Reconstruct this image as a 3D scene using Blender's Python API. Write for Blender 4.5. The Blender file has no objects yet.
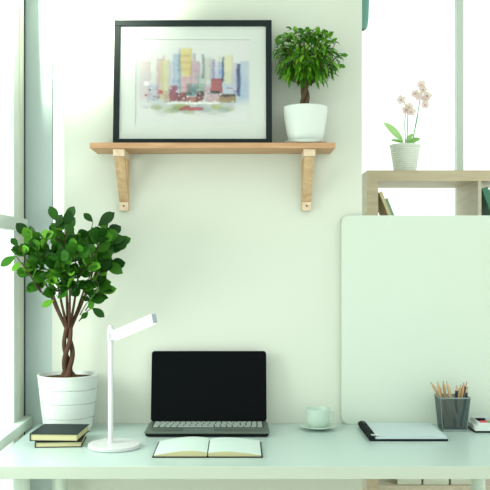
import bpy, bmesh, math, random
import numpy as np
from mathutils import Vector, Matrix, Euler
PI = math.pi
C = bpy.context.scene.collection
rnd = random.Random(7)

# ------------------------------------------------------------ camera
F, VX, VY, D, CZ = 888.0, 238.0, 260.0, 3.0, 1.281
cam = bpy.data.cameras.new('camera'); camo = bpy.data.objects.new('camera', cam); C.objects.link(camo)
camo.location = (0, -D, CZ); camo.rotation_euler = (PI/2, 0, 0)
cam.sensor_width = 36; cam.lens = F/490*36
cam.shift_x = (245-VX)/490; cam.shift_y = (VY-245)/490
cam.clip_start = 0.05; cam.clip_end = 200
bpy.context.scene.camera = camo
# ------------------------------------------------------------ daylight
w = bpy.data.worlds.new('sky'); bpy.context.scene.world = w; w.use_nodes = True
bg = w.node_tree.nodes['Background']; bg.inputs[0].default_value = (0.92, 1.0, 0.935, 1); bg.inputs[1].default_value = 1.3
def lamp(name, kind, loc, target, energy, color=(1,1,1), **kw):
    l = bpy.data.lights.new(name, kind); l.energy = energy; l.color = color
    for k, v in kw.items(): setattr(l, k, v)
    o = bpy.data.objects.new(name, l); C.objects.link(o); o.location = loc
    o.rotation_euler = (Vector(target)-Vector(loc)).to_track_quat('-Z', 'Y').to_euler()
    return o
lamp('lens_glare_spot', 'SPOT', (-1.6,-2.2,3.0), (-0.74,0.0,2.33), 6500, (1.0,0.97,0.86), spot_size=math.radians(18), spot_blend=1.0, shadow_soft_size=0.25)  # spot added to whiten the upper left corner in place of lens glare
lamp('window_daylight', 'AREA', (-1.05,-0.75,1.25), (-0.45,-0.45,0.75), 9, (1,1,0.97), shape='RECTANGLE', size=0.5, size_y=0.5)
vs = bpy.context.scene.view_settings
bpy.context.scene.display_settings.display_device = 'sRGB'
vs.view_transform = 'Standard'; vs.look = 'None'; vs.gamma = 1; vs.exposure = 0.31; vs.use_curve_mapping = False

# ------------------------------------------------------------ helpers
def at(px, py, d):          # point seen at a pixel at distance d from the camera plane
    return Vector(((px-VX)/F*d, d-D, CZ-(py-VY)/F*d))
def obj(name, bm, m, parent=None, smooth=False, loc=None):
    bmesh.ops.recalc_face_normals(bm, faces=bm.faces)
    me = bpy.data.meshes.new(name); bm.to_mesh(me); bm.free()
    if smooth:
        for p in me.polygons: p.use_smooth = True
        try: me.set_sharp_from_angle(angle=math.radians(38))
        except Exception: pass
    for mm in (m if isinstance(m, (list, tuple)) else [m]): me.materials.append(mm)
    o = bpy.data.objects.new(name, me); C.objects.link(o)
    if parent: o.parent = parent
    if loc is not None: o.location = loc
    return o
def thing(name, label, cat, loc=(0,0,0), rotz=0, group=None):
    o = bpy.data.objects.new(name, None); C.objects.link(o); o.empty_display_size = .05
    o.location = loc; o.rotation_euler = (0,0,rotz)
    return tag(o, label, cat, group)
def tag(o, label, cat=None, group=None):
    o['label'] = label
    if cat: o['category'] = cat
    if group: o['group'] = group
    return o
def struct(name, bm, m, parent=None):
    o = obj(name, bm, m, parent)
    if not parent: o['kind'] = 'structure'
    return o
def box(bm, x0, x1, y0, y1, z0, z1, bev=0, mat=None, mi=0):
    r = bmesh.ops.create_cube(bm, size=1)
    vs_ = r['verts']
    for v in vs_:
        v.co = Vector((x0+(v.co.x+.5)*(x1-x0), y0+(v.co.y+.5)*(y1-y0), z0+(v.co.z+.5)*(z1-z0)))
    fs = set(f for v in vs_ for f in v.link_faces)
    for f in fs: f.material_index = mi
    if bev:
        es = list(set(e for v in vs_ for e in v.link_edges))
        r2 = bmesh.ops.bevel(bm, geom=es, offset=bev, segments=2, affect='EDGES', profile=.6)
        vs_ = list(set(v for f in r2['faces'] for v in f.verts) | set(v for v in vs_ if v.is_valid))
    if mat is not None: bmesh.ops.transform(bm, matrix=mat, verts=[v for v in vs_ if v.is_valid])
    return bm
def B(*a, **k): return box(bmesh.new(), *a, **k)
def lathe(bm, prof, n=48, c=(0,0,0), mi=0):
    rings = []
    for r, z in prof:
        if r < 1e-6: rings.append([bm.verts.new((c[0], c[1], c[2]+z))])
        else: rings.append([bm.verts.new((c[0]+r*math.cos(2*PI*i/n), c[1]+r*math.sin(2*PI*i/n), c[2]+z)) for i in range(n)])
    for a, b in zip(rings, rings[1:]):
        for i in range(n):
            j = (i+1) % n
            if len(a) == 1 and len(b) == 1: continue
            if len(a) == 1: f = bm.faces.new((a[0], b[j], b[i]))
            elif len(b) == 1: f = bm.faces.new((a[i], a[j], b[0]))
            else: f = bm.faces.new((a[i], a[j], b[j], b[i]))
            f.material_index = mi
    return bm
def tube(bm, pts, radii, n=8, mi=0, cap=True):
    pts = [Vector(p) for p in pts]
    if not isinstance(radii, (list, tuple)): radii = [radii]*len(pts)
    rings = []; up = None
    for i, p in enumerate(pts):
        t = (pts[min(i+1, len(pts)-1)]-pts[max(i-1, 0)]).normalized()
        if up is None:
            up = Vector((0,0,1)) if abs(t.z) < .9 else Vector((1,0,0))
        u = (up - t*up.dot(t)).normalized(); v = t.cross(u); up = u
        rings.append([bm.verts.new(p+(u*math.cos(2*PI*k/n)+v*math.sin(2*PI*k/n))*radii[i]) for k in range(n)])
    for a, b in zip(rings, rings[1:]):
        for k in range(n):
            f = bm.faces.new((a[k], a[(k+1)%n], b[(k+1)%n], b[k])); f.material_index = mi
    if cap:
        bm.faces.new(rings[0][::-1]).material_index = mi; bm.faces.new(rings[-1]).material_index = mi
    return bm
def prism(bm, poly, x0, x1, axis='x', mi=0):
    def P(a, b, t): return (t, a, b) if axis == 'x' else ((a, t, b) if axis == 'y' else (a, b, t))
    A = [bm.verts.new(P(a, b, x0)) for a, b in poly]; Bv = [bm.verts.new(P(a, b, x1)) for a, b in poly]
    fs = [bm.faces.new(A), bm.faces.new(Bv[::-1])]
    n = len(poly)
    for i in range(n): fs.append(bm.faces.new((A[i], Bv[i], Bv[(i+1)%n], A[(i+1)%n])))
    for f in fs: f.material_index = mi
    return bm

# ------------------------------------------------------------ materials
def nodes(name):
    m = bpy.data.materials.new(name); m.use_nodes = True
    nt = m.node_tree; return m, nt, nt.nodes['Principled BSDF']
def mat(name, col, rough=.6, spec=.3, metal=0, var=.03, scale=20, bump=0, bscale=200, emit=0, stretch=(1,1,1), coat=0):
    m, nt, p = nodes(name)
    p.inputs['Roughness'].default_value = rough; p.inputs['Metallic'].default_value = metal
    p.inputs['Specular IOR Level'].default_value = spec; p.inputs['Coat Weight'].default_value = coat
    tc = nt.nodes.new('ShaderNodeTexCoord'); mp = nt.nodes.new('ShaderNodeMapping'); mp.inputs['Scale'].default_value = stretch
    nt.links.new(tc.outputs['Object'], mp.inputs[0])
    nz = nt.nodes.new('ShaderNodeTexNoise'); nz.inputs['Scale'].default_value = scale; nz.inputs['Detail'].default_value = 4
    nt.links.new(mp.outputs[0], nz.inputs['Vector'])
    mx = nt.nodes.new('ShaderNodeMix'); mx.data_type = 'RGBA'
    mx.inputs[6].default_value = tuple(max(0, c*(1-var)) for c in col)+(1,); mx.inputs[7].default_value = tuple(min(1, c*(1+var)) for c in col)+(1,)
    nt.links.new(nz.outputs[0], mx.inputs[0]); nt.links.new(mx.outputs[2], p.inputs['Base Color'])
    if bump:
        n2 = nt.nodes.new('ShaderNodeTexNoise'); n2.inputs['Scale'].default_value = bscale
        nt.links.new(mp.outputs[0], n2.inputs['Vector'])
        b = nt.nodes.new('ShaderNodeBump'); b.inputs['Strength'].default_value = bump; b.inputs['Distance'].default_value = .002
        nt.links.new(n2.outputs[0], b.inputs['Height']); nt.links.new(b.outputs[0], p.inputs['Normal'])
    return m
def wood(name, c1, c2, axis='x', rough=.5, scale=18):
    m, nt, p = nodes(name); p.inputs['Roughness'].default_value = rough; p.inputs['Specular IOR Level'].default_value = .3
    tc = nt.nodes.new('ShaderNodeTexCoord'); mp = nt.nodes.new('ShaderNodeMapping')
    mp.inputs['Scale'].default_value = {'x': (.12,1,1), 'z': (1,1,.12), 'y': (1,.12,1)}[axis]
    nt.links.new(tc.outputs['Object'], mp.inputs[0])
    nz = nt.nodes.new('ShaderNodeTexNoise'); nz.inputs['Scale'].default_value = scale*4; nz.inputs['Detail'].default_value = 6; nz.inputs['Distortion'].default_value = .6
    nt.links.new(mp.outputs[0], nz.inputs['Vector'])
    cr = nt.nodes.new('ShaderNodeValToRGB'); cr.color_ramp.elements[0].position = .35; cr.color_ramp.elements[1].position = .68
    cr.color_ramp.elements[0].color = c1+(1,); cr.color_ramp.elements[1].color = c2+(1,)
    nt.links.new(nz.outputs[0], cr.inputs[0]); nt.links.new(cr.outputs[0], p.inputs['Base Color'])
    return m
def leafmat(name, stops, rough=.35):
    m, nt, p = nodes(name); p.inputs['Roughness'].default_value = rough; p.inputs['Specular IOR Level'].default_value = .18
    g = nt.nodes.new('ShaderNodeNewGeometry'); cr = nt.nodes.new('ShaderNodeValToRGB')
    e = cr.color_ramp.elements
    e[0].color = stops[0][1]+(1,); e[0].position = stops[0][0]
    e[1].color = stops[-1][1]+(1,); e[1].position = stops[-1][0]
    for pos, c in stops[1:-1]: k = e.new(pos); k.color = c+(1,)
    nt.links.new(g.outputs['Random Per Island'], cr.inputs[0]); nt.links.new(cr.outputs[0], p.inputs['Base Color'])
    tr = nt.nodes.new('ShaderNodeBsdfTranslucent'); nt.links.new(cr.outputs[0], tr.inputs[0])
    ms = nt.nodes.new('ShaderNodeMixShader'); ms.inputs[0].default_value = .28
    nt.links.new(p.outputs[0], ms.inputs[1]); nt.links.new(tr.outputs[0], ms.inputs[2])
    nt.links.new(ms.outputs[0], nt.nodes['Material Output'].inputs[0])
    return m
def glassmat(name, tint=(1,1,1), gloss=.05):
    m, nt, p = nodes(name); nt.nodes.remove(p)
    t = nt.nodes.new('ShaderNodeBsdfTransparent'); t.inputs[0].default_value = tint+(1,)
    g = nt.nodes.new('ShaderNodeBsdfGlossy'); g.inputs['Roughness'].default_value = .02
    ms = nt.nodes.new('ShaderNodeMixShader'); ms.inputs[0].default_value = gloss
    nt.links.new(t.outputs[0], ms.inputs[1]); nt.links.new(g.outputs[0], ms.inputs[2])
    nt.links.new(ms.outputs[0], nt.nodes['Material Output'].inputs[0]); return m
M_wall = mat('wall_paint', (.615,.655,.57), .9, .1, var=.015, scale=3, bump=.05)
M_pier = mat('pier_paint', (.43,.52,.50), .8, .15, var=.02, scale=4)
M_ceil = mat('ceiling_paint', (.75,.76,.74), .9, .1)
M_floor = wood('floor_boards', (.60,.57,.50), (.68,.65,.58), 'x', .5, 5)
M_alu = mat('window_aluminium', (.62,.70,.64), .5, .3, var=.02)
M_alu2 = mat('window_sash', (.62,.64,.52), .5, .3, var=.02)
M_gasket = mat('black_gasket', (.03,.06,.055), .7, .2)
M_glass = glassmat('window_glass', (.97,1,.98), .04)
M_desk = mat('desk_lacquer', (.44,.565,.525), .28, .35, var=.015, scale=6)
M_deskedge = mat('desk_edge_band', (.475,.54,.45), .5, .3, var=.015)
M_leg = mat('desk_leg_enamel', (.52,.62,.53), .35, .4, var=.01)
M_board = mat('pinboard_white', (.585,.66,.57), .65, .2, var=.012, scale=3)
M_shelf = wood('shelf_beech', (.44,.245,.125), (.56,.34,.19), 'x', .5, 14)
M_brk = wood('bracket_pine', (.47,.31,.16), (.62,.44,.26), 'z', .55, 16)
M_brkend = wood('bracket_end_grain', (.60,.47,.32), (.70,.57,.41), 'y', .55, 16)
M_oak = wood('bookcase_oak', (.50,.42,.28), (.60,.51,.36), 'x', .5, 12)
M_oakin = wood('bookcase_inner', (.52,.47,.35), (.60,.54,.42), 'y', .5, 12)
M_frame = mat('frame_black', (.010,.018,.018), .5, .15, var=.1, scale=30)
M_mat = mat('passepartout', (.57,.62,.565), .9, .1, var=.01)
M_white = mat('white_ceramic', (.61,.665,.615), .3, .4, var=.01)
M_opot = mat('orchid_pot_glaze', (.74,.79,.73), .35, .3, var=.01)
M_bigpot = mat('pot_glazed_white', (.55,.605,.565), .4, .3, var=.015)
M_lamp = mat('lamp_white', (.55,.575,.57), .35, .35, var=.005)
M_lampg = mat('lamp_end_grey', (.30,.34,.38), .35, .4)
M_cup = mat('cup_glaze', (.50,.62,.54), .3, .35, var=.02, scale=10)
M_soil = mat('soil', (.07,.035,.02), .95, .1, var=.5, scale=120, bump=1, bscale=150)
M_bark = mat('bark', (.075,.040,.024), .85, .2, var=.45, scale=60, bump=.8, bscale=120, stretch=(1,1,.3))
M_bark2 = mat('grey_bark', (.09,.065,.032), .85, .2, var=.4, scale=80, bump=.8, bscale=150, stretch=(1,1,.3))
M_leafA = leafmat('ficus_leaf', [(0,(.010,.050,.006)), (.4,(.022,.10,.009)), (.75,(.045,.175,.014)), (1,(.13,.36,.03))])
M_leafB = leafmat('small_ficus_leaf', [(0,(.018,.08,.004)), (.4,(.045,.18,.007)), (.8,(.09,.29,.012)), (1,(.20,.44,.03))])
M_leafC = leafmat('orchid_leaf', [(0,(.30,.60,.16)), (1,(.45,.72,.30))])
M_petal = leafmat('orchid_petal', [(0,(.84,.60,.66)), (.5,(.88,.74,.72)), (1,(.90,.82,.68))], .6)
M_petalc = mat('orchid_centre', (.62,.25,.38), .6, .2)
M_stem = mat('orchid_stem', (.20,.42,.26), .6, .2)
M_black = mat('black_plastic', (.004,.005,.006), .4, .12, var=.1)
M_screen = mat('screen_glass', (.002,.003,.004), .3, .04, var=.02)
M_deck = mat('laptop_deck', (.12,.155,.125), .4, .3, metal=.2, var=.03)
M_key = mat('key_caps', (.34,.41,.37), .5, .3)
M_keyb = mat('key_well', (.02,.028,.024), .6, .05)
M_paper = mat('paper', (.55,.67,.62), .85, .1, var=.015, scale=8)
M_edge = mat('page_edges', (.50,.47,.27), .85, .1, var=.12, scale=8, stretch=(1,1,90))
M_cover = mat('black_cover', (.007,.012,.013), .45, .12, var=.1)
M_cover2 = mat('dark_green_cover', (.012,.022,.021), .55, .12, var=.1)
M_padpaper = mat('pad_paper', (.50,.60,.61), .8, .15, var=.01)
M_metal = mat('brushed_metal', (.24,.30,.28), .4, .5, metal=.5)
M_penc = wood('pencil_wood', (.42,.27,.13), (.55,.37,.19), 'z', .5, 30)
M_pencb = mat('pencil_black_paint', (.012,.014,.017), .3, .4)
M_lead = mat('graphite', (.03,.03,.035), .5, .3)
M_tray = mat('tray_white', (.62,.69,.65), .4, .35)
M_red = mat('red_plastic', (.55,.07,.10), .35, .4)
M_green = mat('green_plastic', (.08,.42,.08), .35, .4)
M_greyp = mat('grey_plastic', (.35,.42,.40), .35, .4)
M_teal = mat('teal_enamel', (.10,.27,.22), .4, .3)
M_book1 = mat('ochre_binding', (.62,.55,.32), .6, .2)
M_book2 = mat('green_binding', (.06,.20,.13), .5, .3)
M_book3 = mat('grey_green_binding', (.22,.36,.28), .5, .3)
M_boxm = mat('file_box_card', (.60,.63,.52), .7, .2)
# woven wire of the pencil cup: a fine see-through grid
M_wire, nt, p = nodes('wire_mesh'); p.inputs['Base Color'].default_value = (.05,.08,.08,1); p.inputs['Metallic'].default_value = .3; p.inputs['Roughness'].default_value = .45
tc = nt.nodes.new('ShaderNodeTexCoord'); sp = nt.nodes.new('ShaderNodeSeparateXYZ'); nt.links.new(tc.outputs['Object'], sp.inputs[0])
def mth(op, a, b=None):
    n = nt.nodes.new('ShaderNodeMath'); n.operation = op
    for i, v in enumerate((a, b)):
        if v is None: continue
        if isinstance(v, (int, float)): n.inputs[i].default_value = v
        else: nt.links.new(v, n.inputs[i])
    return n.outputs[0]
s1 = mth('ADD', mth('ADD', sp.outputs[0], sp.outputs[1]), sp.outputs[2]); s2 = mth('SUBTRACT', mth('ADD', sp.outputs[0], sp.outputs[1]), sp.outputs[2])
g1 = mth('LESS_THAN', mth('FRACT', mth('MULTIPLY', s1, 1100)), .45); g2 = mth('LESS_THAN', mth('FRACT', mth('MULTIPLY', s2, 1100)), .45)
fac = mth('MAXIMUM', g1, g2)
tb = nt.nodes.new('ShaderNodeBsdfTransparent'); ms = nt.nodes.new('ShaderNodeMixShader')
nt.links.new(fac, ms.inputs[0]); nt.links.new(tb.outputs[0], ms.inputs[1]); nt.links.new(p.outputs[0], ms.inputs[2])
nt.links.new(ms.outputs[0], nt.nodes['Material Output'].inputs[0])

# ------------------------------------------------------------ the room
XW0, XW1 = -0.588, 0.419
CEIL = 2.75
struct('floor', B(-0.80, 2.6, -3.6, 1.75, -0.05, 0), M_floor)
struct('ceiling', B(-0.80, 2.6, -1.2, 1.75, CEIL, CEIL+.06), M_ceil)
bm = B(XW0, XW1, 0, .12, 0, CEIL); box(bm, -0.628, XW0, 0, .02, 0, 1.16)
struct('wall_back', bm, M_wall)
struct('wall_pier', B(-0.72, -0.628, 0, .02, 0, CEIL), M_pier)
struct('wall_side', B(-0.588, -0.50, .12, 1.70, 0, CEIL), M_wall)
# slot added between pier and wall, imitating a strip of light on the wall
wn = thing('light_strip_slot', 'added slot imitating a strip of light', None, (-.608,.012,1.16)); del wn['label']; wn['kind'] = 'structure'
obj('glass_pane', B(-.02,.02,-.003,.003,0,CEIL-1.16), M_glass, wn)
# side window wall, panes in the plane x = -0.75
w1 = thing('window_1', 'side window', None, (-.72,0,0)); del w1['label']; w1['kind'] = 'structure'
obj('mullion', B(-.014, 0, -.145, -.012, 0, CEIL, bev=.002), M_alu, w1)
obj('sash', B(-.012, .003, -.085, -.035, 0, CEIL), M_alu2, w1)
obj('gasket', B(-.012, .002, -.0115, -.001, 0, CEIL), M_gasket, w1)
obj('window_rail', B(-.03, .012, -3.4, -.001, 1.376, 1.419, bev=.004), M_alu, w1)
obj('window_rail', B(-.03, .028, -3.4, -.001, .722, .756, bev=.004), M_alu, w1)
obj('mullion', B(-.014, 0, -1.75, -1.65, 0, CEIL, bev=.003), M_alu, w1)
obj('glass_pane', B(-.010, -.006, -1.65, -.146, 0, CEIL), M_glass, w1)
obj('glass_pane', B(-.010, -.006, -3.4, -1.751, 0, CEIL), M_glass, w1)
# back glazing
w2 = thing('window_2', 'back window', None, (0,1.60,0)); del w2['label']; w2['kind'] = 'structure'
obj('mullion', B(1.128,1.162, -.03,.03, 0, CEIL, bev=.003), M_alu, w2)
obj('mullion', B(2.30,2.35, -.03,.03, 0, CEIL, bev=.003), M_alu, w2)
obj('mullion', B(-.50,-.45, -.03,.03, 0, CEIL, bev=.003), M_alu, w2)
obj('window_rail', B(-.45,2.30, -.03,.03, 0, .05, bev=.003), M_alu, w2)
obj('window_rail', B(-.45,2.30, -.03,.03, CEIL-.05, CEIL, bev=.003), M_alu, w2)
obj('glass_pane', B(-.45,1.128, -.003,.003, .05, CEIL-.05), M_glass, w2)
obj('glass_pane', B(1.162,2.30, -.003,.003, .05, CEIL-.05), M_glass, w2)

# ------------------------------------------------------------ desk
DT = .73
dk = thing('desk', 'long white desk with pale rounded legs against the wall', 'desk', (0,0,0))
bm = B(-.672, .875, -.63, -.001, DT-.034, DT, bev=.0015)
for f in bm.faces: f.material_index = 0 if f.normal.z > .9 else 1
obj('desktop', bm, [M_desk, M_deskedge], dk)
for x, y in ((-.597,-.55), (-.584,-.07), (.785,-.10), (.785,-.55)):
    bm = lathe(bmesh.new(), [(0,0),(.021,0),(.022,.004),(.0225,.02),(.0225,DT-.036),(0,DT-.036)], 28, (x,y,0))
    lathe(bm, [(.034,DT-.0405),(.034,DT-.0345),(0,DT-.0345)], 28, (x,y,0))
    obj('leg', bm, M_leg, dk, True)

# white rounded board standing on the back of the desk
def rounded_rect(w, h, r, n=8):
    pts = []
    for cx, cy, a0 in ((w-r, r, -90), (w-r, h-r, 0), (r, h-r, 90), (r, r, 180)):
        for k in range(n+1):
            a = math.radians(a0+90*k/n); pts.append((cx+r*math.cos(a), cy+r*math.sin(a)))
    return pts
bm = prism(bmesh.new(), rounded_rect(.54, .700, .022), -.009, .009, 'y')
es = [e for e in bm.edges if abs(e.verts[0].co.y-e.verts[1].co.y) < 1e-6]
bmesh.ops.bevel(bm, geom=es, offset=.003, segments=2, affect='EDGES')
o = obj('panel_board', bm, M_board, None, True, (.3475,-.0125,DT+.0005))
tag(o, 'large white panel with rounded corner standing on the desk behind the pencils', 'board')

# ------------------------------------------------------------ wall shelf
sh = thing('wall_shelf', 'light brown wooden shelf on two slanted brackets on the wall', 'shelf', (-.0815,0,1.639))
obj('shelf_board', B(-.394,.394,-.158,-.001,0,.018,bev=.003), M_shelf, sh)
for x in (-.383+.0815, .23+.0815):
    br = obj('bracket', B(x-.0155,x+.0155,-.018,-.001,-.193,-.0005,bev=.002), M_brk, sh)
    obj('bracket_arm', B(x-.019,x+.019,-.148,-.0185,-.024,-.0005,bev=.002), M_brkend, br)
    obj('brace', prism(bmesh.new(), [(-.140,-.0245),(-.105,-.0245),(-.0185,-.135),(-.0185,-.163)], x-.0155, x+.0155), M_brk, br)
    bm = B(x-.0155,x+.0155,-.026,-.0185,-.193,-.1635,bev=.0015)
    e_ = obj('bracket_foot', bm, M_brkend, br)
    bm = bmesh.new(); tube(bm, [(x,-.0262,-.177),(x,-.0275,-.177)], .003, 12)
    obj('screw', bm, M_gasket, e_)

# ------------------------------------------------------------ picture
pic = thing('picture_frame', 'black framed watercolour of city towers leaning on the wooden shelf', 'picture', (-.149,-.088,1.6575))
pic.rotation_euler = (math.radians(-5.5),0,0)
W, H, T, fw = .521, .420, .02, .0195
def fr(x0, x1, z0, z1): return B(x0, x1, -.010, .010, z0, z1, bev=.0015)
bm = bmesh.new()
box(bm, -W/2, W/2, -.010,.010, 0, fw, bev=.0015); box(bm, -W/2, W/2, -.010,.010, H-fw, H, bev=.0015)
box(bm, -W/2, -W/2+fw, -.010,.010, fw, H-fw, bev=.0015); box(bm, W/2-fw, W/2, -.010,.010, fw, H-fw, bev=.0015)
obj('frame', bm, M_frame, pic)
obj('backing', B(-W/2+fw, W/2-fw, .002,.007, fw, H-fw), M_gasket, pic)
# mat with an opening
iw, ih = .378, .285; cz = H/2+.004; cx = .0
bm = bmesh.new()
for a in ((-W/2+fw, W/2-fw, fw, cz-ih/2), (-W/2+fw, W/2-fw, cz+ih/2, H-fw), (-W/2+fw, cx-iw/2, cz-ih/2, cz+ih/2), (cx+iw/2, W/2-fw, cz-ih/2, cz+ih/2)):
    box(bm, a[0], a[1], -.0015, .0003, a[2], a[3])
obj('mat_board', bm, M_mat, pic)
# watercolour: painted as colour of the paper itself
NX, NY = 300, 226
img = np.ones((NY, NX, 3))*np.array([.57,.62,.565])
r_ = np.random.RandomState(5)
yy, xx = np.mgrid[0:NY, 0:NX]; U = xx/NX; V = yy/NY      # V up
def smooth_noise(n, seed):
    q = np.random.RandomState(seed).rand(n+3, n+3)
    a = U*n; b = V*n; i = a.astype(int); j = b.astype(int); fa = a-i; fb = b-j
    fa = fa*fa*(3-2*fa); fb = fb*fb*(3-2*fb)
    return (q[j,i]*(1-fa)+q[j,i+1]*fa)*(1-fb)+(q[j+1,i]*(1-fa)+q[j+1,i+1]*fa)*fb
N1 = smooth_noise(9, 1); N2 = smooth_noise(22, 2); N3 = smooth_noise(50, 3)
def sg(x): return 1/(1+np.exp(-np.clip(x, -40, 40)))
def patch(x0, x1, y0, y1, col, a=.7, s=.006, wob=.01):
    uu = U+(N2-.5)*wob; vv = V+(N3-.5)*wob
    m_ = sg((uu-x0)/s)*sg((x1-uu)/s)*sg((vv-y0)/s)*sg((y1-vv)/s)*a*(.65+.7*N2*N3+.25*N1)
    m_ = np.clip(m_, 0, 1)[..., None]
    img[:] = img*(1-m_)+np.array(col)*m_
def blob(cx_, cy_, rx, ry, col, a=.6, s=.25):
    q = np.sqrt(((U-cx_)/rx)**2+((V-cy_)/ry)**2)+(N1-.5)*.5+(N2-.5)*.4
    m_ = (sg((1-q)/(s*.4))*a*(.6+.6*N2))[..., None]; m_ = np.clip(m_, 0, 1)
    img[:] = img*(1-m_)+np.array(col)*m_
# crop of the photo: (130,40)-(260,125); the opening is about px 134-250, 42-128
def cu(px): return (px/490*130+130-134)/116.
def cv(py): return 1-((py/490*130)+40-42)/86.
blob(.5,.44,.46,.26,(.47,.53,.53),.6); blob(.5,.25,.45,.12,(.46,.52,.44),.5); blob(.88,.42,.14,.26,(.40,.52,.60),.5); blob(.1,.42,.12,.2,(.50,.62,.60),.4)
bl = [ # x0 x1 ytop ybottom colour alpha, in the zoomed crop's pixels
 (30,70,92,240,(.60,.50,.46),.5),(72,106,110,240,(.62,.62,.52),.4),(95,118,82,235,(.56,.40,.42),.5),(108,145,88,240,(.60,.60,.30),.6),
 (118,124,70,90,(.62,.42,.42),.5),(140,162,95,240,(.48,.50,.62),.5),(156,188,62,230,(.38,.50,.56),.6),(186,228,42,150,(.66,.60,.22),.7),
 (192,222,60,140,(.60,.52,.20),.4),(176,184,42,220,(.35,.46,.52),.5),(224,258,92,180,(.52,.36,.42),.55),(231,243,62,95,(.45,.40,.45),.5),
 (190,226,150,215,(.62,.40,.38),.55),(210,275,178,225,(.26,.42,.38),.6),(248,280,140,210,(.42,.55,.44),.5),(270,300,78,170,(.50,.56,.44),.6),
 (268,275,66,160,(.30,.36,.40),.6),(303,316,84,180,(.36,.34,.50),.6),(316,330,92,170,(.45,.50,.62),.5),(320,336,72,120,(.60,.62,.48),.5),
 (328,350,95,170,(.34,.46,.58),.6),(344,352,75,170,(.22,.30,.36),.6),(352,384,68,180,(.62,.62,.36),.6),(386,402,98,215,(.48,.46,.56),.5),
 (401,413,102,225,(.16,.28,.34),.75),(412,446,92,235,(.40,.50,.58),.55),(60,100,180,245,(.40,.46,.55),.45),(102,118,205,216,(.66,.12,.14),.9),
 (50,66,172,185,(.80,.84,.82),.9),(145,172,185,245,(.48,.28,.26),.65),(172,210,212,248,(.42,.28,.26),.65),(212,252,228,250,(.50,.33,.28),.65),
 (248,272,208,245,(.38,.22,.22),.6),(280,304,180,248,(.55,.38,.42),.5),(304,344,160,210,(.52,.18,.10),.75),(300,335,206,216,(.24,.36,.32),.7),
 (300,334,216,248,(.58,.42,.42),.55),(334,394,222,250,(.46,.40,.16),.75),(334,394,219,226,(.28,.26,.12),.7),(333,346,128,140,(.12,.42,.62),.8),
 (120,150,215,250,(.50,.36,.34),.45),(150,258,190,194,(.40,.30,.28),.3),(184,220,70,74,(.45,.38,.12),.5),(184,220,95,99,(.45,.38,.12),.5),(184,220,120,124,(.45,.38,.12),.4)]
for x0, x1, y0, y1, c, a in bl:
    patch(cu(x0), cu(x1), cv(y1), cv(y0), c, a, .0045, .012)
    patch(cu(x1)-.006, cu(x1), cv(y1), cv(y0), tuple(k*.55 for k in c), a*.45, .003, .012)
for k in range(90):      # little windows and gables in the lower town
    x0 = r_.uniform(.08,.88); y0 = r_.uniform(.24,.42); c = [(.70,.74,.72),(.38,.26,.25),(.30,.42,.42),(.55,.35,.30)][k%4]
    patch(x0, x0+r_.uniform(.008,.02), y0, y0+r_.uniform(.008,.018), c, .6, .002, .004)
patch(cu(130), cu(330), cv(256), cv(249), (.72,.76,.70), .6, .004)
for k in range(16):
    blob(r_.uniform(.06,.92), r_.uniform(.14,.21), .05, .03, [(.48,.54,.22),(.36,.48,.48),(.42,.50,.28),(.50,.52,.50)][k%4], .5)
patch(cu(185), cu(272), cv(279), cv(270), (.55,.08,.14), .85, .004); patch(cu(200), cu(222), cv(271), cv(262), (.50,.15,.25), .6, .004)
for k in range(6): blob(r_.uniform(.2,.8), r_.uniform(.09,.13), .02, .012, (.52,.50,.42), .35)
edge = np.minimum(np.minimum(U, 1-U)/.03, np.minimum(V, 1-V)/.03); edge = np.clip(edge, 0, 1)[..., None]
img = img*edge+np.array([.57,.62,.565])*(1-edge)
img = np.clip(img+(img-np.array([.57,.62,.565]))*1.35, .03, .9); lum = img.mean(axis=2, keepdims=True); img = lum+(img-lum)*.52
bm = bmesh.new()
grid = [[bm.verts.new((cx-iw/2+iw*i/(NX-1), .0012, cz-ih/2+ih*j/(NY-1))) for i in range(NX)] for j in range(NY)]
for j in range(NY-1):
    for i in range(NX-1): bm.faces.new((grid[j][i], grid[j][i+1], grid[j+1][i+1], grid[j+1][i]))
M_art, nt, p = nodes('watercolour'); p.inputs['Roughness'].default_value = .9; p.inputs['Specular IOR Level'].default_value = .1
at_ = nt.nodes.new('ShaderNodeAttribute'); at_.attribute_name = 'paint'; nt.links.new(at_.outputs['Color'], p.inputs['Base Color'])
art = obj('print', bm, M_art, pic)
ca = art.data.color_attributes.new('paint', 'FLOAT_COLOR', 'POINT')
ca.data.foreach_set('color', np.concatenate([np.clip(img,0,1), np.ones((NY,NX,1))], axis=2).reshape(-1).astype(np.float32))
tag(art, 'watercolour of pastel towers on off-white paper')
obj('glazing', B(-W/2+fw, W/2-fw, -.0045,-.003, fw, H-fw), glassmat('picture_glass', (1,1,1), .025), pic)

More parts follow.
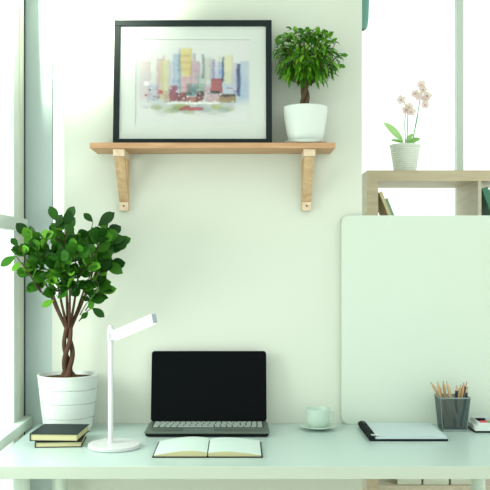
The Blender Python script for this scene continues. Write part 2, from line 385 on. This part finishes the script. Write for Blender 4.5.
# ------------------------------------------------------------ plants
def leaf(bm, base, direc, nrm, L, Wd, fold=.25, droop=.25, obov=.5, mi=0):
    d = Vector(direc).normalized(); n = Vector(nrm); n = (n-d*n.dot(d))
    if n.length < 1e-3: n = Vector((0,-1,.3)); n = n-d*n.dot(d)
    n.normalize(); s = d.cross(n)
    K = 6; rows = []
    for k in range(K+1):
        t = k/K
        wd = Wd*.5*math.sin(PI*min(1, t**(1 if obov <= .5 else 1.25)*1.0))**.75 if 0 < t < 1 else 0
        c = Vector(base)+d*(L*t)+Vector((0,0,-1))*(droop*L*t*t)
        if wd == 0: rows.append([bm.verts.new(c)])
        else: rows.append([bm.verts.new(c-s*wd+n*wd*fold), bm.verts.new(c), bm.verts.new(c+s*wd+n*wd*fold)])
    for a, b in zip(rows, rows[1:]):
        if len(a) == 1: fs = [(a[0], b[0], b[1]), (a[0], b[1], b[2])]
        elif len(b) == 1: fs = [(a[0], b[0], a[1]), (a[1], b[0], a[2])]
        else: fs = [(a[0], b[0], b[1], a[1]), (a[1], b[1], b[2], a[2])]
        for f in fs:
            q = bm.faces.new(f); q.smooth = True; q.material_index = mi
def obj_leaves(name, bm, m, parent):
    me = bpy.data.meshes.new(name); bm.to_mesh(me); bm.free(); me.materials.append(m)
    o = bpy.data.objects.new(name, me); C.objects.link(o); o.parent = parent; return o
# large ficus
pc = at(68, 0, 2.87); px0, py0 = pc.x, pc.y
bp = thing('potted_ficus', 'large leafy ficus with braided trunk in ridged white pot beside window', 'plant', (px0,py0,DT))
hp = .182
prof = [(0,0),(.072,0),(.075,.003)]
def rad(z): return .075+(.097-.075)*(z/hp)**.8
zs = [.02,.046,.0475,.049,.0505,.07,.092,.0935,.095,.0965,.115,.136,.1375,.139,.1405,.16,.174]
for z in zs:
    g = .0034 if any(abs(z-c) < .001 for c in (.0480,.0942,.1382)) else 0
    prof.append((rad(z)-g, z))
prof += [(rad(.178)+.001,.178),(rad(hp)+.001,hp),(.092,hp+.001),(.090,hp-.004),(.088,hp-.016)]
obj('pot', lathe(bmesh.new(), prof, 64), M_bigpot, bp, True)
bm = lathe(bmesh.new(), [(.0885,hp-.018),(.0885,hp-.012),(.05,hp-.008),(.02,hp-.005),(0,hp-.005)], 32); obj('soil', bm, M_soil, bp, True)
bm = bmesh.new()
tz0, tz1 = hp-.012, hp+.155
for s in range(3):
    pts = []; rr = []
    for k in range(25):
        t = k/24; a = s*2*PI/3+t*PI*1.25+.4
        R_ = .0085+.006*math.sin(PI*t)**2
        if t < .12: R_ += .010*(1-t/.12)
        pts.append((R_*math.cos(a), R_*math.sin(a)*.8, tz0+(tz1-tz0)*t)); rr.append((.0088-.0022*t)+(.004*(1-t/.12) if t < .12 else 0))
    tube(bm, pts, rr, 10)
obj('trunk', bm, M_bark, bp, True)
tips = [(20,252,2.66),(30,238,2.72),(44,262,2.72),(64,230,2.8),(76,235,2.75),(92,236,2.82),(106,234,2.84),(116,243,2.86),(100,255,2.8),(84,255,2.7),
        (66,248,2.68),(50,252,2.66),(34,266,2.68),(48,280,2.7),(64,272,2.66),(80,275,2.7),(97,272,2.78),(108,266,2.83),(60,240,2.84),(84,243,2.9),(70,262,2.9),
        (40,290,2.74),(86,292,2.74),(98,290,2.8),(30,276,2.7),(58,284,2.7),(54,266,2.84),(90,300,2.82),(104,240,2.72),(44,240,2.64),(72,288,2.68),(56,296,2.7),(88,266,2.66),(60,262,2.62),(76,250,2.62),(38,254,2.64)]
bml = bmesh.new(); bmb = bmesh.new(); org = Vector((px0,py0,DT))
top = Vector((0,0,tz1-.02))
limbs = [at(x_, y_, d_)-org for x_, y_, d_ in ((46,284,2.80),(56,276,2.76),(66,272,2.84),(78,278,2.78),(90,282,2.82),(70,284,2.74),(52,292,2.80),(84,290,2.84))]
for lm in limbs:
    st = Vector((lm.x*.12, 0, tz1-.006)); tube(bmb, [st, st.lerp(lm,.5)+Vector((0,0,-.006)), lm], [.0052,.0042,.003], 8)
for i, (tx, ty, td) in enumerate(tips):
    tip = at(tx, ty, td)-org
    st = min(limbs, key=lambda q: (q-tip).length); mid = st.lerp(tip, .45)+Vector((rnd.uniform(-.008,.008), rnd.uniform(-.008,.008), .004))
    tube(bmb, [st, mid, tip], [.0022,.0017,.001], 6)
    out = (tip-Vector((0,-.03,hp+.24))).normalized()
    nl = rnd.choice((8,9,10))
    for k in range(nl):
        b = tip.lerp(mid, rnd.uniform(0,.7))
        a = k*2.4+rnd.uniform(-.4,.4)
        dr = (out*.9+Vector((math.cos(a)*.9, math.sin(a)*.6-.15, rnd.uniform(-.35,.75)))).normalized()
        L = rnd.uniform(.040,.062)
        if (b+org+dr*L).y > -.03: dr.y = -abs(dr.y)
        if (b+org+dr*L).x < -.685: dr.x = abs(dr.x)
        leaf(bml, b+dr*.006, dr, Vector((rnd.uniform(-.5,.5), -.9, rnd.uniform(.1,.9))), L, L*rnd.uniform(.52,.66), .15, rnd.uniform(0,.3), .7)
# single outlying leaves that make the silhouette
for bx, by, ex, ey, d in [(16,256,1,265,2.6),(93,222,84,213,2.8),(98,226,114,212,2.82),(104,240,124,238,2.84),(108,246,128,240,2.84),(104,262,122,272,2.82),(92,308,104,316,2.8),
                          (90,300,104,300,2.8),(66,222,74,206,2.78),(58,222,50,206,2.8),(22,262,12,270,2.64),(18,246,11,238,2.63),(66,228,70,210,2.74),(56,228,62,214,2.8),(54,300,42,306,2.75),(100,292,116,288,2.8),(88,312,82,318,2.8)]:
    b = at(bx, by, d)-org; e = at(ex, ey, d-.01)-org; dd = e-b
    tube(bmb, [top.lerp(b,.55), top.lerp(b,.8)+Vector((0,0,.006)), b], [.0022,.0016,.001], 5)
    leaf(bml, b, dd, Vector((rnd.uniform(-.2,.2),-1,.3)), dd.length*1.05, max(.02, dd.length*.55), .15, .05, .7)
obj('branches', bmb, M_bark, bp, True)
obj_leaves('leaves', bml, M_leafA, bp)

# small ficus on the shelf
o_ = at(305.5, 0, 2.905)
sp_ = thing('potted_ficus', 'small round-crowned ficus tree in plain white pot on the wall shelf', 'plant', (o_.x,o_.y,1.6575))
obj('saucer', lathe(bmesh.new(), [(0,0),(.055,0),(.066,.004),(.071,.011),(.069,.011),(.062,.0055),(0,.0045)], 48), M_white, sp_, True)
obj('pot', lathe(bmesh.new(), [(0,.0065),(.050,.0065),(.056,.012),(.062,.04),(.068,.08),(.0715,.112),(.0722,.122),(.0705,.1235),(.067,.121),(.066,.108)], 56), M_white, sp_, True)
obj('soil', lathe(bmesh.new(), [(.0665,.104),(.0665,.110),(.03,.114),(0,.114)], 28), M_soil, sp_, True)
bm = bmesh.new()
for s in range(3):
    pts = []; rr = []
    for k in range(15):
        t = k/14; a = s*2*PI/3+t*PI*1.2
        pts.append(((.007+.002*math.sin(PI*t))*math.cos(a)-.002, .007*math.sin(a), .108+.092*t)); rr.append(.0085-.0025*t+(.003*(1-t/.15) if t < .15 else 0))
    tube(bm, pts, rr, 8)
obj('trunk', bm, M_bark2, sp_, True)
bml = bmesh.new(); bmb = bmesh.new(); cc = Vector((.003,-.005,.290))
for i in range(46):
    a = i*2.39996; zf = 1-2*(i+.5)/46
    r0 = math.sqrt(max(0,1-zf*zf)); e = Vector((math.cos(a)*r0*.104, math.sin(a)*r0*.070, zf*.088))
    if e.z < -.06: e.z = -.06
    p2 = cc+e; st = Vector((0,0,.192))
    tube(bmb, [st, st.lerp(p2,.5)+Vector((0,0,-.006)), p2], [.0028,.002,.001], 5)
n_ = 0
while n_ < 850:
    v = Vector((rnd.gauss(0,1), rnd.gauss(0,1), rnd.gauss(0,1))).normalized()
    q = rnd.uniform(.45,1.0)
    b = cc+Vector((v.x*.108*q, v.y*.076*q, v.z*.094*q))
    if b.z < .215: continue
    dr = (v*.7+Vector((rnd.uniform(-.5,.5), rnd.uniform(-.5,.5), rnd.uniform(-.9,.35)))).normalized()
    L = rnd.uniform(.020,.034)
    if (b+dr*L).x < -.108 or b.x < -.108: continue
    if (b+dr*L).y > .085: continue
    leaf(bml, b, dr, Vector((v.x*.5, -.6, .8)), L, L*.40, .25, rnd.uniform(.1,.5), .4); n_ += 1
for dx, dz, ux, uz in ((-.092,.335,-.1,1),(-.03,.37,-.2,1),(.035,.372,.3,1),(.075,.355,.4,.9),(.065,.36,.1,1),(.112,.30,1,.1),(.105,.27,1,-.3)):
    leaf(bml, (dx,-.01,dz-.01), (ux,0,uz), (0,-1,.3), .026, .015, .2, .05, .6)
obj('branches', bmb, M_bark2, sp_, True)
obj_leaves('leaves', bml, M_leafB, sp_)

# ------------------------------------------------------------ bookcase behind
bc = thing('bookcase', 'pale oak open bookcase of square compartments behind the white panel', 'bookcase', (.560,.85,0))
TH, BD = 1.67, .39
cw, ts, tt = .434, .014, .046
cols = 3; BW = 2*.048+cols*cw+(cols-1)*ts
obj('side_panel', B(0,.048,0,BD,0,TH-tt), M_oak, bc); obj('side_panel', B(BW-.048,BW,0,BD,0,TH-tt), M_oak, bc)
obj('top_panel', B(0,BW,0,BD,TH-tt,TH), M_oak, bc)
shz = [1.290, .955, .620, .256]
for z in shz: obj('shelf', B(.048,BW-.048,.002,BD,z,z+(.045 if z < .3 else ts)), M_oakin, bc)
obj('bottom_panel', B(.048,BW-.048,0,BD,0,.045), M_oak, bc)
lev = [.045, .256+.045, .620+ts, .955+ts, 1.290+ts]; tops = [.256,.620,.955,1.290,TH-tt]
for c in (1,2):
    x = .048+c*cw+(c-1)*ts
    for a, b in zip(lev, tops): obj('divider', B(x,x+ts,.002,BD,a,b), M_oakin, bc)
def book(name, label, x, y, z, w_, dp, h_, m, tilt=0, grp=None, pages=M_edge, cat='book', covers=True):
    t = thing(name, label, cat, (x,y,z), 0, grp)
    t.rotation_euler = (0, math.radians(tilt), 0)
    c = .0025; bm = bmesh.new()
    box(bm, 0,c,0,dp,0,h_); box(bm, w_-c,w_,0,dp,0,h_); box(bm, c,w_-c,0,c,0,h_)
    obj('cover', bm, m, t); obj('pages', B(c,w_-c,c,dp-.004,.004,h_-.004), pages, t)
    return t
zb = 1.290+ts+.0005
def lean(name, label, xt, dirn, h_, w_, ang, m, dp, grp=None):  # xt = x of the lowest corner
    t = book(name, label, xt, .862, zb, w_, dp, h_, m, 0, grp)
    t.rotation_euler = (0, math.radians(ang), 0)
    if ang < 0: t.location.z += w_*math.sin(math.radians(-ang))*0+0
    if ang > 0: t.location.z += w_*math.sin(math.radians(ang))
    return t
# books leaning left onto the case's side: top-left corner on the panel, foot further right
A = math.radians(22)
lean('book', 'ochre book leaning against the left side of the bookcase', .613+.292*math.sin(A), 1, .292, .014, -22, M_book1, .21)
lean('book', 'slim green book leaning behind the ochre one in bookcase', .613+.292*math.sin(A)+.0165, 1, .262, .010, -22, M_book3, .19)
A = math.radians(20)
lean('binder', 'dark green binder leaning on the divider at the right', 1.061+.305*math.sin(A), 1, .305, .026, -20, M_book2, .24)
lean('binder', 'grey green binder leaning outermost beside the dark one', 1.061+.305*math.sin(A)+.029, 1, .300, .024, -20, M_book3, .24)
for px_a, px_b, lb in ((397.5,421.5,'leftmost cream file box on low bookcase shelf under the desk'),(423.5,449,'middle cream file box on low bookcase shelf under the desk'),(451,474,'rightmost cream file box on low bookcase shelf beside desk leg')):
    xa, xb = (px_a-VX)/F*3.87, (px_b-VX)/F*3.87
    t = thing('file_box', lb, 'box', ((xa+xb)/2,.87,.3015), 0, 'cream file boxes on the low shelf')
    hw = (xb-xa)/2
    obj('box_body', B(-hw,hw,0,.28,0,.20,bev=.002), M_boxm, t); obj('lid', B(-hw,hw,-.002,.282,.2005,.25,bev=.002), M_boxm, t)

# orchid
oc = at(405, 0, 3.99)
orc = thing('potted_orchid', 'pale pink orchid in ribbed white pot on top of the bookcase', 'plant', (oc.x,oc.y,TH+.0005))
prof = [(0,0),(.046,0),(.049,.003)]
for k in range(1, 13):
    z = .003+k*.0092; r = .049+.0185*z/.118
    prof += [(r-.0012, z-.0015), (r+.0006, z)]
prof += [(.0695,.119),(.0695,.127),(.066,.128),(.064,.120),(.063,.112)]
obj('pot', lathe(bmesh.new(), prof, 48), M_opot, orc, True)
obj('soil', lathe(bmesh.new(), [(.0635,.108),(.0635,.114),(0,.117)], 24), M_soil, orc, True)
org2 = Vector((oc.x,oc.y,TH+.0005))
def Lp(px_, py_, dd=0): return at(px_, py_, 3.99+dd)-org2
bml = bmesh.new()
for b, e, wd, dd in (((404,143),(383,118),.036,-.03),((403,143),(390,138),.016,.02),((407,143),(421,137),.026,-.03),((408,143),(422,146),.018,.0),((406,143),(413,131),.018,.04)):
    bb = Lp(*b); ee = Lp(e[0],e[1],dd); leaf(bml, bb, ee-bb, (0,-1,.7), (ee-bb).length, wd*1.15, .2, .12, .5)
obj_leaves('leaves', bml, M_leafC, orc)
bm = bmesh.new(); bs = []
for pts in ([(405.5,146),(404.8,125),(405.5,108),(404,101),(400,99)], [(412,146),(415,128),(418,112),(420,100),(423,92),(425,88)], [(407,146),(407.5,125),(408,112),(411,108)], [(411,146),(414,134),(418,116)]):
    v = [Lp(a, b, 0) for a, b in pts]; tube(bm, v, [.0022]*(len(v)-1)+[.0012], 6)
obj('stems', bm, M_stem, orc, True)
for fx, fy in ((401,100),(409,107),(411,112),(406,110),(418,96),(423,90),(425,99),(427,96),(421,85),(415,94),(425,105)):
    c = Lp(fx, fy, rnd.uniform(-.03,.0)); bm = bmesh.new(); a0 = rnd.uniform(0,2)
    for k in range(5):
        a = a0+k*2*PI/5; dv = Vector((math.cos(a), -.25, math.sin(a)))
        leaf(bm, c, dv, (0,-1,0), rnd.uniform(.019,.025), .019, .1, .0, .6)
    fl = obj_leaves('flower', bm, M_petal, orc)
    bm = bmesh.new(); tube(bm, [c+Vector((0,-.003,0)), c+Vector((.001,-.010,-.002))], [.0032,.0022], 8)
    obj('flower_centre', bm, M_petalc, fl, True)

# pendant seen past the wall's end
pd = at(356, 0, 3.35)
pn = thing('pendant_lamp', 'blue-green pendant shade hanging beyond the right end of the wall', 'lamp', (pd.x,pd.y,0))
zb_ = CZ-(30-VY)/F*3.35
obj('lamp_shade', lathe(bmesh.new(), [(.030,zb_),(.038,zb_+.002),(.0435,zb_+.012),(.047,zb_+.04),(.050,zb_+.12),(.052,zb_+.22),(.046,zb_+.25),(.02,zb_+.265),(0,zb_+.266)], 40), M_teal, pn, True)
obj('cord', tube(bmesh.new(), [(0,0,zb_+.26),(0,0,CEIL)], .003, 8), M_gasket, pn)

# ------------------------------------------------------------ desk lamp
lx, ly = -.3635, 2.61-D
dl = thing('desk_lamp', 'slim white desk lamp with round base and slanted bar head', 'lamp', (lx,ly,DT+.0003))
obj('base', lathe(bmesh.new(), [(0,0),(.074,0),(.0765,.002),(.077,.010),(.075,.0125),(.02,.0135),(0,.0135)], 64), M_lamp, dl, True)
px_ = (110.7-VX)/F*2.615-lx
obj('pole', lathe(bmesh.new(), [(.0105,.012),(.0105,.017),(.0078,.018),(.0075,.355),(.0060,.3585),(0,.359)], 24, (px_,.004,0)), M_lamp, dl, True)
h0 = at(114.5, 336, 2.60)-Vector((lx,ly,DT)); h1 = at(154, 319, 2.475)-Vector((lx,ly,DT))
dx = (h1-h0).normalized(); dz = Vector((0,0,1)); dy = dz.cross(dx).normalized(); dz = dx.cross(dy)
Mh = Matrix((dx, dy, dz)).transposed().to_4x4(); Mh.translation = h0
Lh = (h1-h0).length
bm = box(bmesh.new(), 0, Lh, -.008, .008, -.012, .0145, bev=.0015, mat=Mh)
hd = obj('lamp_head', bm, M_lamp, dl)
obj('end_cap', box(bmesh.new(), Lh+.0003, Lh+.003, -.0075, .0075, -.011, .0135, mat=Mh), M_lampg, hd)
m_led, nt, p = nodes('led_strip'); p.inputs['Base Color'].default_value = (.95,.95,.9,1); p.inputs['Emission Color'].default_value = (1,.98,.9,1); p.inputs['Emission Strength'].default_value = .35
obj('light_strip', box(bmesh.new(), .006, Lh-.004, -.0065, .0065, -.0145, -.0123, mat=Mh), m_led, hd)
bm = bmesh.new(); box(bm, px_-.0085, px_+.0105, -.006, .0125, .315, .349, bev=.002); obj('hinge', bm, M_lamp, dl)
bm = bmesh.new()
for dz_ in (.323, .331): tube(bm, [(px_-.0025,-.0062,dz_),(px_-.0025,-.0075,dz_)], .0017, 8)
obj('screws', bm, M_lampg, dl)

# ------------------------------------------------------------ laptop
yf, yb = 2.752-D, 2.925-D
lc = -.0965
lp = thing('laptop', 'open black laptop with blank dark screen and grey keyboard', 'laptop', (lc,yf,DT))
dp = yb-yf; LW = .195; zt = .021
def slab(z0, z1, wf, wb, y0, y1, z0b=None, z1b=None):
    bm = bmesh.new(); z0b = z0 if z0b is None else z0b; z1b = z1 if z1b is None else z1b
    v = [bm.verts.new(c) for c in ((-wf,y0,z0),(wf,y0,z0),(wb,y1,z0b),(-wb,y1,z0b),(-wf,y0,z1),(wf,y0,z1),(wb,y1,z1b),(-wb,y1,z1b))]
    for f in ((0,3,2,1),(4,5,6,7),(0,1,5,4),(1,2,6,5),(2,3,7,6),(3,0,4,7)): bm.faces.new([v[i] for i in f])
    bmesh.ops.bevel(bm, geom=bm.edges[:], offset=.003, segments=3, affect='EDGES'); return bm
obj('base', slab(.003, .0135, .192, .190, .006, dp+.012), M_black, lp, True)
obj('palm_rest', slab(.0112, .0185, LW, .1935, 0, dp+.010), M_deck, lp, True)
for x in (-.16,.16):
    for y in (.03,dp-.01): obj('rubber_foot', lathe(bmesh.new(), [(0,0),(.008,0),(.008,.003),(0,.003)], 12, (x,y,0)), M_gasket, lp)
kz = .0188
obj('key_well', B(-.178,.178,.072,dp-.004,kz-.0008,kz), M_keyb, lp)
bm = bmesh.new(); rows = 6; ky0, ky1 = .074, dp-.006; kh = (ky1-ky0)/rows
for r in range(rows):
    x = -.176; y0 = ky1-(r+1)*kh
    if r == rows-1: ws = [.018,.016,.016,.018,.105,.018,.016,.016,.016,.016,.018,.018,.018]
    elif r == 0: ws = [.0165]*21
    else: ws = [.018+.004*((r*3)%4)/2]+[.0178]*12+[.026-.004*(r%3)]+[.0165]*4
    sc = .352/sum(ws)
    for i, wk in enumerate(ws):
        wk *= sc; box(bm, x+.0020, x+wk-.0020, y0+.0026, y0+kh-.0026, kz, kz+.0022); x += wk
obj('keyboard', bm, M_key, lp)
obj('touchpad', B(-.075,.022,.010,.062,.0184,.0189), M_metal, lp)
# lid
ld = math.radians(9.5); Ml = Matrix.Translation((0,dp-.002,.0195)) @ Matrix.Rotation(-ld, 4, 'X')
lidH = .231
bm = prism(bmesh.new(), [(x-.1905, y) for x, y in rounded_rect(.381, lidH, .010)], -.0035, .0045, 'y'); bmesh.ops.transform(bm, matrix=Ml, verts=bm.verts)
lid = obj('lid', bm, M_screen, lp, True)
obj('screen', box(bmesh.new(), -.173,.173,-.0040,-.0036,.018,lidH-.014, mat=Ml), M_screen, lid)
for x in (-.14,.14): obj('hinge', tube(bmesh.new(), [(x-.02,dp-.002,.0205),(x+.02,dp-.002,.0205)], .0035, 10), M_black, lp, True)

# ------------------------------------------------------------ open notebook
ox = at(207.5, 0, 2.475)
nb = thing('open_notebook', 'open blank notebook with pale pages in front of laptop', 'notebook', (ox.x,2.472-D,DT))
HWn, DPn = .1545, .208
obj('cover', B(-HWn,HWn,0,DPn,0.0004,.003,bev=.001), M_cover, nb)
def pagez(t, a): # t 0 spine .. 1 outer
    return .0035+a*(math.sin(PI*min(1,(t*1.35+.08)))**.8 if t*1.35+.08 < 1 else 0)+.0035*(1-t)
for s in (-1, 1):
    n = 22; bm = bmesh.new(); a = .0125 if s < 0 else .0105
    prof = [(s*(.0015+t*(HWn-.006)), .0045+a*math.sin(PI*(.12+.88*t)**.75)**1.0*(1 if t < .999 else 1)+.002) for t in [k/n for k in range(n+1)]]
    poly = prof+[(s*(HWn-.0045), .0032), (s*.0015, .0032)]
    prism(bm, poly, .004, DPn-.004, 'y')
    for f in bm.faces:
        f.normal_update(); f.material_index = 1 if abs(f.normal.y) > .9 else 0
    obj('pages', bm, [M_paper, M_edge], nb)
obj('spine', tube(bmesh.new(), [(0,.002,.0035),(0,DPn-.002,.0035)], .0028, 8), M_cover, nb)

# ------------------------------------------------------------ two notebooks by the window
def clothbook(label, cx_, cy_, z, rz, wd, dpt, th, cov):
    t = thing('notebook', label, 'notebook', (cx_,cy_,z), math.radians(rz), 'dark notebooks stacked by the window')
    c = .0022; bm = bmesh.new()
    box(bm, -wd/2,wd/2,-dpt/2,dpt/2,0.0003,c+.0003,bev=.0007); box(bm, -wd/2,wd/2,-dpt/2,dpt/2,th-c,th,bev=.0007); box(bm, -wd/2,-wd/2+c,-dpt/2,dpt/2,c,th-c)
    obj('cover', bm, cov, t)
    obj('pages', B(-wd/2+c,wd/2-.003,-dpt/2+.003,dpt/2-.003,c+.0004,th-c-.0001), M_edge, t)
    return t
clothbook('lower dark notebook with cream page edges, beneath the other by window', -.533, -.318, DT, 4, .136, .150, .0175, M_cover)
clothbook('upper dark notebook with cream page edges, on top of the other', -.538, -.313, DT+.018, -3, .142, .158, .0225, M_cover2)

# ------------------------------------------------------------ cup and saucer
cp = at(317.8, 0, 2.888)
o = obj('saucer', lathe(bmesh.new(), [(0,.0005),(.026,.0005),(.030,.003),(.048,.008),(.0605,.0135),(.0600,.0145),(.046,.0105),(.028,.0058),(0,.0055)], 56), M_cup, None, True, (cp.x,cp.y,DT))
tag(o, 'pale green saucer on the desk under the cup', 'saucer')
cu_ = thing('cup', 'small pale green coffee cup with handle standing on saucer', 'cup', (cp.x,cp.y,DT+.0062))
obj('cup_body', lathe(bmesh.new(), [(0,0),(.024,0),(.0245,.003),(.030,.008),(.0355,.018),(.0385,.035),(.0400,.062),(.0392,.0628),(.0382,.061),(.0365,.035),(.0335,.019),(.026,.0085),(0,.007)], 56), M_cup, cu_, True)
hpts = [(.036,.0,.050),(.046,0,.053),(.0535,0,.048),(.055,0,.038),(.050,0,.027),(.042,0,.021),(.034,0,.019)]
obj('handle', tube(bmesh.new(), hpts, .0032, 10), M_cup, cu_, True)

# ------------------------------------------------------------ ring pad
x0, x1, yn, yf_ = .402, .6385, 2.698-D, 2.935-D
pdn = thing('ring_notepad', 'black ring-bound pad with blank white top sheet', 'notepad', (x0,yn,DT))
pw, pdp = x1-x0, yf_-yn
obj('cover', B(-.002,pw,0,pdp,.0004,.0065,bev=.001), M_cover, pdn)
obj('pages', B(.016,pw-.002,.002,pdp-.002,.0066,.0135,bev=.0005), M_padpaper, pdn)
bm = bmesh.new(); tube(bm, [(.004,.001,.0095),(.004,pdp-.001,.0095)], .009, 14); obj('binding', bm, M_cover, pdn, True)
bm = bmesh.new()
for k in range(11):
    y = .012+k*(pdp-.024)/10
    tube(bm, [(.006+.0125*math.cos(a), y, .0125+.0085*math.sin(a)) for a in [PI*2*j/16 for j in range(17)]], .0012, 6)
obj('rings', bm, M_black, pdn, True)
obj('loose_sheet', B(.022,pw-.006,.010,pdp-.006,.0137,.0145), M_padpaper, pdn)
obj('binding_clip', B(.003,.024,-.002,.016,.0186,.0196), M_tray, pdn)

# ------------------------------------------------------------ pencil cup
pc_ = at(452.3, 0, 2.885)
pcp = thing('pencil_cup', 'grey wire mesh pencil cup on the desk', 'pencil cup', (pc_.x,pc_.y,DT))
hb, ht, hh = .0385, .0480, .108
def sqring(bm, h1_, z1, h2_, z2, th=0):
    a = [bm.verts.new((sx*h1_, sy*h1_*.88, z1)) for sx, sy in ((-1,-1),(1,-1),(1,1),(-1,1))]
    b = [bm.verts.new((sx*h2_, sy*h2_*.88, z2)) for sx, sy in ((-1,-1),(1,-1),(1,1),(-1,1))]
    for k in range(4): bm.faces.new((a[k], a[(k+1)%4], b[(k+1)%4], b[k]))
bm = bmesh.new(); sqring(bm, hb, .006, ht, hh-.002); obj('mesh_wall', bm, M_wire, pcp)
bm = B(-hb,hb,-hb*.88,hb*.88,.0004,.006,bev=.001); obj('base', bm, M_metal, pcp)
def sqloop(h, z, r):
    bm = bmesh.new(); c = [Vector((sx*h, sy*h*.88, z)) for sx, sy in ((-1,-1),(1,-1),(1,1),(-1,1))]
    for k in range(4): tube(bm, [c[k], c[(k+1)%4]], r, 8)
    for v in c: bmesh.ops.create_icosphere(bm, subdivisions=1, radius=r, matrix=Matrix.Translation(v))
    return bm
obj('rim', sqloop(ht, hh, .0023), M_metal, pcp, True)
for sx, sy in ((-1,-1),(1,-1),(1,1),(-1,1)): obj('corner_wire', tube(bmesh.new(), [(sx*hb,sy*hb*.88,.004),(sx*ht,sy*ht*.88,hh)], .0012, 6), M_metal, pcp)
pens = [ # tip px, tip py, depth offset, foot x, body, label
 (430.5,382,.02,.020,'w','natural wood pencil tilting furthest left in the cup'),
 (437.5,381.5,-.01,-.020,'w','wood pencil with dark tip, second from left in the cup'),
 (440.5,388,.004,-.030,'b','short black pencil behind the left wood ones'),
 (443.2,380.8,.0,-.010,'w','tallest natural wood pencil left of the cup centre'),
 (446.5,381.5,-.025,.018,'w','wood pencil slanting right beside the tallest one'),
 (457,385,-.02,.004,'b','black pencil with bare sharpened tip right of centre'),
 (461,384.5,.015,.0,'w','pale wood pencil next to the upright black pencil'),
 (463.8,382.5,.02,.018,'w','brown wood pencil at back right of the cup'),
 (467,381.5,.025,.010,'b','dark pencil furthest back at right of the cup'),
 (467.8,387,-.018,.026,'b','lowest black pencil at the right rim of the cup')]
for i, (tx, ty, dd, fx, kind, lb) in enumerate(pens):
    d = 2.885+dd; tip = at(tx, ty, d); foot = Vector((pc_.x+fx, pc_.y+dd*.6, DT+.0105))
    # keep the shaft inside the rim at cup height
    t_ = (DT+hh-foot.z)/(tip.z-foot.z); xr = foot.x+(tip.x-foot.x)*t_-pc_.x
    lim = ht-.008
    if abs(xr) > lim: foot.x += (math.copysign(lim, xr)-xr)/(1-t_)*1.0
    foot.x = min(max(foot.x, pc_.x-hb+.008), pc_.x+hb-.008)
    ax = tip-foot; L = ax.length
    t = thing('pencil', lb, 'pencil', foot, 0, 'pencils in the mesh cup'); t.rotation_mode = 'QUATERNION'; t.rotation_quaternion = ax.to_track_quat('Z','Y')
    obj('shaft', tube(bmesh.new(), [(0,0,0),(0,0,L-.018)], .0048, 6), M_penc if kind == 'w' else M_pencb, t)
    obj('sharpened_cone', tube(bmesh.new(), [(0,0,L-.018),(0,0,L-.0055)], [.0047,.0015], 10), M_penc, t)
    obj('lead', tube(bmesh.new(), [(0,0,L-.0055),(0,0,L)], [.0015,.0005], 8), M_lead, t)

# ------------------------------------------------------------ marker tray at the right edge
tr0 = at(475.5, 0, 2.83); TL, TD = .125, .095
mt = thing('marker_tray', 'white sloping desk tray on dark base at right edge', 'tray', (tr0.x,tr0.y,DT))
obj('base', B(-.003,TL,0,TD,.0004,.006,bev=.002), M_black, mt)
bm = bmesh.new()
prism(bm, [(0,.0062),(TL,.0062),(TL,.032),(.012,.032)], 0, .003, 'y')
prism(bm, [(0,.0062),(TL,.0062),(TL,.040),(.012,.040)], TD-.003, TD, 'y')
prism(bm, [(0,.0062),(.003,.0062),(.015,.034),(.012,.034)], .003, TD-.003, 'y'); box(bm, 0,TL,.003,TD-.003,.0062,.0215); box(bm, TL-.003,TL,.003,TD-.003,.009,.034)
obj('tray_body', bm, M_tray, mt)
for y, z, x, m, lb in ((.0118,.0292,.016,M_red,'loose red marker cap at the near left of white tray'),(.0118,.0292,.043,M_green,'green marker pen lying in the white tray'),(.040,.0292,.044,M_greyp,'grey marker pen lying in the white tray'),(.060,.0292,.014,M_black,'black marker pen at the back of white tray')):
    r = .0073; lone = m is M_red
    t = thing('marker_pen', lb, 'marker', (tr0.x+x,tr0.y+y,DT+z+.0001), 0, 'marker pens in the tray')
    if not lone: obj('barrel', tube(bmesh.new(), [(.032,0,0),(.068,0,0)], r, 14), M_greyp if m is M_black else M_tray, t, True)
    obj('cap', tube(bmesh.new(), [(0,0,0),(.003,0,0),(.024 if lone else .0318,0,0)], [r*.8,r+.0002,r+.0002], 14), m, t, True)
